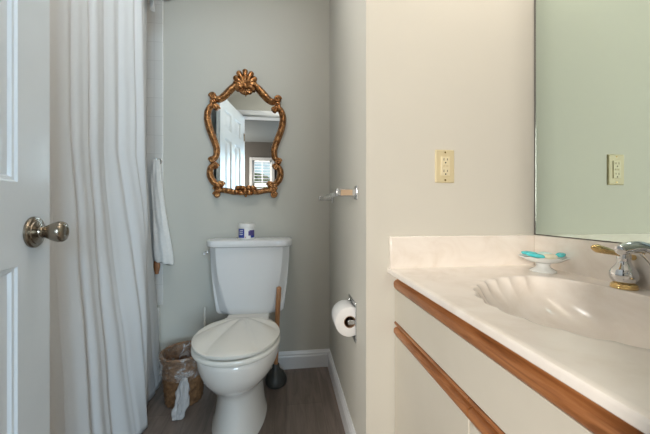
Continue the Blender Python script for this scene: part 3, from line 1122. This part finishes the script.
# clear liner
ln = empty('bin_liner', (BC.x, BC.y, 0.15), 'clear plastic bag draped over the wicker basket and knotted in front', 'bin liner')
bm = BM()
fa = atan2(-0.956, 0.293) + 0.02
rings = []
prof = [(0.064, 0.085), (0.086, 0.150), (0.094, 0.215), (0.100, 0.246), (0.108, 0.2545), (0.1165, 0.250), (0.1180, 0.235), (0.1160, 0.205), (0.1135, 0.180), (0.1120, 0.165), (0.1130, 0.155)]
for j, (r, z) in enumerate(prof):
    f = j / (len(prof) - 1)
    ring = []
    for k in range(96):
        a = 2 * pi * k / 96
        da = (a - fa + pi) % (2 * pi) - pi
        g = math.exp(-(da / 0.5) ** 2)
        w = noise.noise(Vector((cos(a) * 5, sin(a) * 5, z * 22))) * 0.005 + 0.0025 * sin(a * 17 + 9 * z) * (0.4 + g)
        rr_ = r + (abs(w) if j >= 4 else -abs(w) * 2.2)
        zz = z + (0.006 * noise.noise(Vector((cos(a) * 3, sin(a) * 3, 5.0))) if j in (3, 4, 5) else 0)
        if j >= 8:
            zz -= g * 0.010 * (j - 7) / 3 * (1 if j > 8 else 0.6)
            rr_ += g * 0.004
        ring.append((BC.x + rr_ * cos(a), BC.y + rr_ * sin(a), zz))
    rings.append(ring)
loft(bm, rings, True, False)
obj('bag', bm, BAG, ln, angle=180)
d = Vector((cos(fa), sin(fa), 0))
s = Vector((-sin(fa), cos(fa), 0))
kp = BC + d * 0.124 + Vector((0, 0, 0.158))
bm = BM()
path = spline([kp + Vector((0, 0, 0.012)), kp, kp + d * 0.008 + s * -0.003 + Vector((0, 0, -0.035)), kp + d * 0.020 - s * 0.012 + Vector((0, 0, -0.085)), kp + d * 0.034 - s * 0.024 + Vector((0, 0, -0.130)), kp + d * 0.046 - s * 0.030 + Vector((0, 0, -0.153))], 7)
tube(bm, path, lambda f: 0.005 + 0.0165 * sin(pi * min(1, f * 0.80)) ** 1.1, 40, True, lambda a, f: 1 + 0.42 * sin(4 * a + 3 * f) + 0.22 * sin(11 * a - 5 * f) + 0.15 * sin(23 * f + 3 * a))
for v in bm.verts:
    v.co += Vector((noise.noise(v.co * 60), noise.noise(v.co * 60 + Vector((5, 0, 0))), 0)) * 0.004
    v.co.z = max(v.co.z, 0.004)
obj('bag_tail', bm, BAGT, ln, angle=180)
bm = BM()
# pleats that run to the knot
for q in range(-4, 5):
    if q == 0:
        continue
    aa = fa + q * 0.13
    e_ = BC + Vector((cos(aa), sin(aa), 0)) * 0.1195 + Vector((0, 0, 0.222 - abs(q) * 0.009))
    m_ = BC + Vector((cos(fa + q * 0.06), sin(fa + q * 0.06), 0)) * 0.1200 + Vector((0, 0, 0.187 - abs(q) * 0.003))
    tube(bm, spline([kp, m_, e_], 5), lambda f: 0.0034 * (1 - 0.8 * f), 6)
ball(bm, kp, 0.0085, 12, (1, 1, 1.2))
obj('bag_knot', bm, BAG, ln, angle=180)

# plunger
pg = empty('toilet_plunger', (-0.057, 1.70, 0), 'black rubber plunger with a tan wooden handle behind the toilet', 'plunger')
bm = BM()
lathe(bm, [(0.052, 0.0), (0.057, 0.006), (0.060, 0.018), (0.057, 0.036), (0.050, 0.055), (0.040, 0.070), (0.026, 0.080), (0.020, 0.092), (0.0185, 0.112), (0.0125, 0.116)], (-0.057, 1.70, 0.0), 'Z', 36, rfun=lambda a, h: 1 + 0.05 * sin(3 * a + 20 * h))
obj('rubber_cup', bm, RUBBER, pg, angle=60)
bm = BM()
tube(bm, [(-0.057, 1.70, 0.10), (-0.051, 1.670, 0.25), (-0.044, 1.635, 0.44), (-0.037, 1.618, 0.557), (-0.037, 1.6175, 0.563)], [0.012, 0.0125, 0.0130, 0.0125, 0.008], 16)
obj('handle', bm, HANDLEW, pg, angle=60)

# toilet brush
tb2 = empty('toilet_brush', (-0.460, 1.785, 0), 'white toilet brush standing between the wicker basket and the toilet', 'toilet brush')
bm = BM()
lathe(bm, [(0.035, 0.0), (0.036, 0.004), (0.035, 0.02), (0.032, 0.11), (0.034, 0.13), (0.031, 0.132), (0.028, 0.11)], (-0.460, 1.785, 0), 'Z', 28)
obj('brush_holder', bm, WPLAST, tb2, angle=50)
bm = BM()
tube(bm, [(-0.460, 1.785, 0.10), (-0.460, 1.782, 0.30), (-0.459, 1.780, 0.412), (-0.459, 1.780, 0.417)], [0.0065, 0.0065, 0.0068, 0.004], 12)
obj('handle', bm, SEATM, tb2, angle=60)

# ------------------------------------------------------------------ vanity
CF, CT = 0.3435, 0.7765                          # counter front x and top z
VY0, VY1 = 0.145, 0.9905
FX = 0.369                                       # cabinet face
van = empty('vanity_cabinet', (0.62, 0.57, 0), 'almond laminate vanity cabinet with honey oak finger-pull strips', 'cabinet')
bm = BM()
box(bm, FX + 0.019, XR - 0.003, VY0, VY1, 0.09, 0.652)
box(bm, FX + 0.019, FX + 0.037, VY0, VY1, 0.652, CT - 0.019)
box(bm, FX + 0.037, XR - 0.003, VY0, VY0 + 0.016, 0.652, CT - 0.019)
box(bm, FX + 0.037, XR - 0.003, VY1 - 0.016, VY1, 0.652, CT - 0.019)
box(bm, FX + 0.07, XR - 0.003, VY0, VY1, 0.0, 0.09)
obj('carcass', bm, LAMIN, van, smooth=False)
bm = BM()
box(bm, FX, FX + 0.0188, VY0 + 0.001, VY1 - 0.004, 0.5955, 0.7035)
obj('false_front', bm, LAMIN, van, bevel=0.001)
bm = BM()
box(bm, FX + 0.002, FX + 0.0188, VY1 - 0.0035, VY1, 0.09, CT - 0.0185)
obj('filler_strip', bm, LAMIN, van, smooth=False)


def pull(bm, y0, y1, zb, zt):
    """finger-pull moulding: nosed lower lip, hollow above, square top"""
    h = zt - zb
    prof = [(-0.0188, zb), (-0.002, zb), (0.001, zb + 0.05 * h), (0.0038, zb + 0.16 * h), (0.0045, zb + 0.34 * h), (0.003, zb + 0.47 * h), (-0.001, zb + 0.54 * h), (-0.008, zb + 0.60 * h), (-0.011, zb + 0.68 * h), (-0.008, zb + 0.75 * h), (0.001, zb + 0.80 * h), (0.0025, zb + 0.92 * h), (0.000, zt), (-0.0188, zt)]
    rings = [[(FX - o, y, z) for o, z in prof] for y in (y0, y1)]
    loft(bm, rings)


bm = BM()
pull(bm, VY0 + 0.001, VY1 - 0.004, 0.704, CT - 0.0185)
obj('top_rail', bm, OAK, van, angle=25)
YM = 0.567
for a, b in ((VY0 + 0.001, YM - 0.002), (YM + 0.002, VY1 - 0.004)):
    bm = BM()
    box(bm, FX, FX + 0.0188, a, b, 0.10, 0.5475)
    dr = obj('cabinet_door', bm, LAMIN, van, bevel=0.001)
    bm = BM()
    pull(bm, a, b, 0.548, 0.5935)
    obj('finger_pull', bm, OAK, dr, angle=25)

# countertop with the moulded shell basin
top = empty('vanity_countertop', (0.62, 0.56, CT), 'cream cultured marble countertop with a moulded shell basin', 'countertop')
SXC, SYC, AF, AB, AY = 0.700, 0.560, 0.276, 0.122, 0.252
NA = 336
CX0, CX1, CY0, CY1 = CF + 0.012, 0.8845, 0.142, 0.9735


def rim_pt(a, scal=1.0):
    c, s_ = cos(a), sin(a)
    ax = AB if c > 0 else AF
    p = 2.4 if c > 0 else 2.0
    r = 1 / ((abs(c) / ax) ** p + (abs(s_) / AY) ** p) ** (1 / p)
    if c < 0.45 and scal:                          # scalloped edge away from the tap
        wgt = min(1, (0.45 - c) / 0.4)
        r *= 1 + 0.030 * scal * wgt * (abs(sin(a * 14)) - 0.6)
    return r


def edge_pt(a):
    c, s_ = cos(a), sin(a)
    ts = []
    if c > 1e-9:
        ts.append((CX1 - SXC) / c)
    if c < -1e-9:
        ts.append((CX0 - SXC) / c)
    if s_ > 1e-9:
        ts.append((CY1 - SYC) / s_)
    if s_ < -1e-9:
        ts.append((CY0 - SYC) / s_)
    return min(ts)


angs = sorted([2 * pi * k / NA for k in range(NA)] + [atan2(y - SYC, x - SXC) % (2 * pi) for x in (CX0, CX1) for y in (CY0, CY1)])
bm = BM()
rings = []
for f in (1.0, 0.66, 0.33, 0.08):
    rings.append([(SXC + (rim_pt(a) * 1.012 * (1 - f) + edge_pt(a) * f) * cos(a), SYC + (rim_pt(a) * 1.012 * (1 - f) + edge_pt(a) * f) * sin(a), CT) for a in angs])
DXC, DYC = 0.715, 0.560                            # drain
depth = [(1.012, 0.0), (1.0, 0.0008), (0.988, 0.0035), (0.972, 0.010), (0.95, 0.021), (0.915, 0.036), (0.87, 0.050), (0.80, 0.066), (0.70, 0.082), (0.58, 0.095), (0.45, 0.104), (0.30, 0.110), (0.16, 0.113), (0.08, 0.1135)]
for g, dz in depth:
    ring = []
    for a in angs:
        r = rim_pt(a, max(0.0, min(1.0, (g - 0.90) / 0.085)))
        px, py = SXC + r * cos(a), SYC + r * sin(a)
        x, y = DXC + (px - DXC) * g, DYC + (py - DYC) * g
        fl = 0.0012 * abs(sin(a * 14)) * (1 if cos(a) < 0.3 else 0.0) * max(0, min(1, (g - 0.72) / 0.2)) * min(1, dz / 0.012)
        ring.append((x, y, CT - dz - fl))
    rings.append(ring)
loft(bm, rings, False, True)
# front nosing, underside and ends
nose = [(CX0, CT), (CF + 0.006, CT - 0.0003), (CF + 0.0022, CT - 0.0014), (CF + 0.0005, CT - 0.0040), (CF, CT - 0.0070), (CF, CT - 0.0160), (CF + 0.002, CT - 0.018), (CF + 0.034, CT - 0.018)]
for (a, b) in zip(nose, nose[1:]):
    vs = [bm.verts.new(p) for p in ((a[0], CY0, a[1]), (a[0], CY1, a[1]), (b[0], CY1, b[1]), (b[0], CY0, b[1]))]
    bm.faces.new(vs)
for y0_, y1_ in ((CY1, 0.9925),):
    for (a, b) in zip(nose, nose[1:]):
        bm.faces.new([bm.verts.new(p) for p in ((a[0], y0_, a[1]), (a[0], y1_, a[1]), (b[0], y1_, b[1]), (b[0], y0_, b[1]))])
    bm.faces.new([bm.verts.new(p) for p in ((CX0, y0_, CT), (CX0, y1_, CT), (CX1, y1_, CT), (CX1, y0_, CT))])
bm.faces.new([bm.verts.new(p) for p in [(x, CY0, z) for x, z in nose]])
bm.faces.new([bm.verts.new(p) for p in [(x, 0.9925, z) for x, z in nose]])
obj('counter_slab', bm, MARBLE, top, angle=38)
bm = BM()
lathe(bm, [(0.021, 0.0), (0.021, 0.002), (0.016, 0.003), (0.015, 0.0015)], (DXC, DYC, CT - 0.1135), 'Z', 28)
obj('drain', bm, CHROME, top)
bm = BM()
box(bm, CF + 0.006, 0.9035, 0.9735, 0.9925, CT - 0.003, CT + 0.107)
obj('backsplash', bm, MARBLE, top, bevel=0.003)
bm = BM()
box(bm, 0.8845, 0.9040, VY0, 0.9733, CT - 0.003, CT + 0.107)
obj('side_splash', bm, MARBLE, top, bevel=0.003)

# big wall mirror over the side splash
vm = empty('vanity_mirror', (0.9, 0.56, CT + 0.108), 'large frameless mirror on the wall above the vanity counter', 'mirror')
obj('mirror_pane', box(BM(), 0.8995, 0.9045, VY0, 0.9815, CT + 0.1085, 2.05), GREENM, vm, smooth=False)
bm = BM()
box(bm, 0.8990, 0.9045, 0.9817, 0.9895, CT + 0.1085, 2.05)
obj('edge_channel', bm, metal_mat('dull_channel_metal', (0.30, 0.30, 0.30), 0.15), vm, smooth=False)
bm = BM()
box(bm, 0.8975, 0.8993, VY0, 0.9885, CT + 0.1075, CT + 0.1100)
obj('bottom_channel', bm, varied('dark_channel', (0.10, 0.09, 0.08), (0.14, 0.13, 0.11), 0.4, metal=0.6), vm, smooth=False)

# faucet
fc = empty('bathroom_faucet', (0.850, 0.56, CT), 'chrome and brass bathroom faucet on the vanity counter', 'faucet')
FXC = 0.850


def handle(yc, sy):
    bm = BM()
    lathe(bm, [(0.0265, 0.0002), (0.0275, 0.003), (0.0255, 0.0055), (0.0265, 0.008), (0.0250, 0.0105), (0.0215, 0.0135)], (FXC, yc, CT), 'Z', 32)
    obj('brass_ring', bm, BRASS, fc, angle=50)
    bm = BM()
    lathe(bm, [(0.020, 0.0135), (0.0240, 0.018), (0.0275, 0.026), (0.0285, 0.034), (0.0275, 0.0415), (0.0255, 0.0445), (0.0258, 0.0465), (0.0225, 0.051), (0.0170, 0.058), (0.0138, 0.065), (0.0128, 0.069), (0.0135, 0.071), (0.0142, 0.075), (0.0140, 0.083), (0.011, 0.088), (0.006, 0.090)], (FXC, yc, CT), 'Z', 36)
    bell = obj('handle_bell', bm, CHROMEK, fc, angle=60)
    bm = BM()
    P = spline([(FXC + 0.028, yc, CT + 0.0765), (FXC, yc, CT + 0.083), (FXC - 0.030, yc + sy * 0.001, CT + 0.0905), (FXC - 0.060, yc + sy * 0.002, CT + 0.098), (FXC - 0.090, yc + sy * 0.003, CT + 0.1055)], 8)
    tube(bm, P, lambda f: 0.0075 - 0.0018 * sin(pi * min(1, f * 1.5)) + 0.0030 * max(0, f - 0.45) / 0.4 if f < 0.9 else 0.0098 * sqrt(max(0.03, 1 - ((f - 0.84) / 0.165) ** 2)), 16)
    obj('lever', bm, BRASS, bell, angle=60)


handle(0.657, 1)
handle(0.463, -1)
bm = BM()
lathe(bm, [(0.0275, 0.0002), (0.0285, 0.003), (0.0265, 0.006), (0.0270, 0.0085), (0.0235, 0.0125)], (FXC, 0.56, CT), 'Z', 32)
obj('brass_ring', bm, BRASS, fc, angle=50)
bm = BM()
P = spline([(FXC, 0.56, CT + 0.010), (FXC - 0.003, 0.56, CT + 0.032), (FXC - 0.016, 0.56, CT + 0.058), (FXC - 0.036, 0.56, CT + 0.084), (FXC - 0.060, 0.56, CT + 0.105), (FXC - 0.086, 0.56, CT + 0.1165), (FXC - 0.114, 0.56, CT + 0.1160), (FXC - 0.132, 0.56, CT + 0.1125), (FXC - 0.140, 0.56, CT + 0.1105)], 7)
tube(bm, P, lambda f: (0.0215 - 0.0065 * min(1, f * 1.8) - 0.0045 * max(0, f - 0.55) / 0.45) * (1 if f < 0.93 else sqrt(max(0.05, 1 - ((f - 0.93) / 0.073) ** 2))), 20)
sp = obj('spout', bm, CHROMEK, fc, angle=60)
bm = BM()
lathe(bm, [(0.0085, -0.012), (0.0085, 0.0)], (FXC - 0.121, 0.56, CT + 0.1055), 'Z', 18)
obj('aerator', bm, CHROMED, sp, angle=50)

# ------------------------------------------------------------------ soap dish with little soaps
SX, SY = 0.820, 0.867
sd = empty('soap_dish', (SX, SY, CT), 'white glass footed soap dish in the counter corner', 'soap dish')
bm = BM()
lathe(bm, [(0.036, 0.0003), (0.037, 0.003), (0.031, 0.007), (0.020, 0.014), (0.0175, 0.021), (0.021, 0.028)], (SX, SY, CT), 'Z', 36, rfun=lambda a, h: 1 + 0.03 * cos(12 * a))
obj('foot', bm, DISHG, sd, angle=60)
bm = BM()
rot = radians(-40)


def dish_ring(rx, ry, z, sc):
    out = []
    for k in range(72):
        a = 2 * pi * k / 72
        m_ = 1 + sc * cos(12 * a)
        x, y = rx * m_ * cos(a), ry * m_ * sin(a)
        out.append((SX + x * cos(rot) - y * sin(rot), SY + x * sin(rot) + y * cos(rot), CT + z + sc * 0.05 * cos(12 * a)))
    return out


loft(bm, [dish_ring(0.018, 0.016, 0.0275, 0), dish_ring(0.045, 0.036, 0.033, 0.01), dish_ring(0.066, 0.051, 0.046, 0.03), dish_ring(0.0665, 0.0515, 0.0478, 0.03), dish_ring(0.062, 0.047, 0.0468, 0.03), dish_ring(0.043, 0.034, 0.0385, 0.01), dish_ring(0.015, 0.012, 0.036, 0)])
obj('bowl', bm, DISHG, sd, angle=60)


def soap(name, lx, ly, z, hx, hy, hz, ra, tilt, mat, label, cat='soap'):
    x = SX + lx * cos(rot) - ly * sin(rot)
    y = SY + lx * sin(rot) + ly * cos(rot)
    hx, hy, hz = hx * 1.15, hy * 1.15, hz * 1.1
    bm = BM()
    Mx = Matrix.Rotation(rot + radians(ra), 4, 'Z') @ Matrix.Rotation(radians(tilt), 4, 'Y')
    rings = []
    for q in range(9):
        t = -1 + 2 * q / 8
        g = max(0.25, (1 - abs(t) ** 3.5)) ** 0.5
        rings.append([Mx @ Vector((hx * g * math.copysign(abs(cos(a)) ** 0.6, cos(a)), hy * g * math.copysign(abs(sin(a)) ** 0.6, sin(a)), hz * t)) + Vector((x, y, CT + z)) for a in [2 * pi * k / 24 for k in range(24)]])
    loft(bm, rings)
    return tag(obj(name, bm, mat, loc=(x, y, CT + z), angle=60), label, cat, 'little soaps in the footed dish')


soap('soap_bar', -0.036, 0.017, 0.0535, 0.020, 0.010, 0.0055, 20, 4, TEAL, 'teal wrapped soap at the left back of the soap dish')
soap('soap_bar', -0.020, -0.016, 0.0515, 0.022, 0.010, 0.0055, -12, 6, TEAL, 'teal wrapped soap at the front of the soap dish')
soap('soap_bar', 0.046, 0.012, 0.0550, 0.015, 0.010, 0.0055, 70, -5, TEAL, 'teal wrapped soap at the right end of the soap dish')
soap('soap_bar', 0.017, -0.012, 0.0500, 0.016, 0.013, 0.0070, 30, 0, SOAPC, 'cream soap in the middle of the soap dish')
soap('soap_bar', 0.006, 0.019, 0.0525, 0.017, 0.011, 0.0070, -25, 0, SOAPA, 'pale aqua soap at the back of the soap dish')

# ------------------------------------------------------------------ outlet on the vanity wall
OX, OZ = 0.553, 1.127
ot = empty('wall_outlet', (OX, YV, OZ), 'ivory electrical outlet on the cream wall above the counter', 'outlet')
bm = BM()
loft(bm, [rrect(OX - 0.0355, OX + 0.0355, OZ - 0.058, OZ + 0.058, 0.003, 0), rrect(OX - 0.0355, OX + 0.0355, OZ - 0.058, OZ + 0.058, 0.003, 0.002), rrect(OX - 0.032, OX + 0.032, OZ - 0.0545, OZ + 0.0545, 0.003, 0.0055)])
for v in bm.verts:
    v.co = Vector((v.co.x, YV - 0.0002 - v.co.z, v.co.y))
obj('cover_plate', bm, IVORY, ot, angle=20)
bm = BM()
box(bm, OX - 0.0168, OX + 0.0168, YV - 0.0085, YV - 0.004, OZ - 0.0335, OZ + 0.0335)
rc = obj('receptacle', bm, IVORYL, ot, bevel=0.0015)
for zc in (OZ + 0.020, OZ - 0.020):
    bm = BM()
    box(bm, OX - 0.0075, OX - 0.0053, YV - 0.0089, YV - 0.0084, zc - 0.001, zc + 0.0075)
    box(bm, OX + 0.0053, OX + 0.0075, YV - 0.0089, YV - 0.0084, zc - 0.0002, zc + 0.0068)
    lathe(bm, [(0.0027, YV - 0.0089), (0.0027, YV - 0.0084)], (OX, 0, zc - 0.008), 'Y', 12)
    obj('socket_slots', bm, DARK, rc, smooth=False)
for dx, mt in ((-0.0065, IVORY), (0.0045, IVORY)):
    bm = BM()
    box(bm, OX + dx - 0.004, OX + dx + 0.005, YV - 0.0098, YV - 0.0084, OZ - 0.0035, OZ + 0.0035)
    obj('test_button', bm, mt, rc, bevel=0.0005)
for dz in (-0.0485, 0.0485):
    bm = BM()
    lathe(bm, [(0.0032, YV - 0.0066), (0.0032, YV - 0.005)], (OX, 0, OZ + dz), 'Y', 14)
    obj('screw', bm, BRASS, ot)

# ------------------------------------------------------------------ lamps (above the frame)
vl = empty('vanity_light', (XR, 0.56, 2.17), 'vanity light bar with round white bulbs above the large mirror', 'light')
obj('back_plate', box(BM(), XR - 0.03, XR - 0.0005, 0.20, 0.92, 2.12, 2.22), CHROME, vl, bevel=0.004)
GLOBE = emit_mat('warm_lamp_globe', (1.0, 0.87, 0.74), VANITY_LAMP)
bm = ball(BM(), (0, 0, 0), 0.045, 20)
b0 = obj('bulb', bm, GLOBE, vl, local=True)
for k in range(4):
    b = b0 if k == 0 else b0.copy()
    if k:
        COL.objects.link(b)
    b.parent = vl
    b.location = (-0.075, -0.27 + 0.18 * k, 0.0)

cl = empty('ceiling_light', (-0.15, 0.95, CEIL), 'round ceiling lamp in the middle of the bathroom', 'light')
obj('lamp_rim', lathe(BM(), [(0.15, CEIL - 0.0002), (0.15, CEIL - 0.022), (0.14, CEIL - 0.025)], (-0.15, 0.95, 0), 'Z', 40), CHROMED, cl)
obj('lamp_dome', lathe(BM(), [(0.139, CEIL - 0.0255), (0.128, CEIL - 0.045), (0.095, CEIL - 0.062), (0.045, CEIL - 0.071), (0.008, CEIL - 0.073)], (-0.15, 0.95, 0), 'Z', 40), emit_mat('neutral_lamp_dome', (0.98, 0.97, 0.95), CEIL_LAMP), cl)

hl = empty('hall_ceiling_light', (0.2, -1.4, CEIL), 'round ceiling lamp in the hallway behind the doorway', 'light')
obj('lamp_rim', lathe(BM(), [(0.17, CEIL - 0.0002), (0.17, CEIL - 0.022), (0.16, CEIL - 0.025)], (0.2, -1.4, 0), 'Z', 40), CHROMED, hl)
obj('lamp_dome', lathe(BM(), [(0.159, CEIL - 0.0255), (0.145, CEIL - 0.05), (0.10, CEIL - 0.07), (0.01, CEIL - 0.08)], (0.2, -1.4, 0), 'Z', 40), emit_mat('hall_lamp_dome', (0.95, 0.97, 1.0), HALL_LAMP), hl)
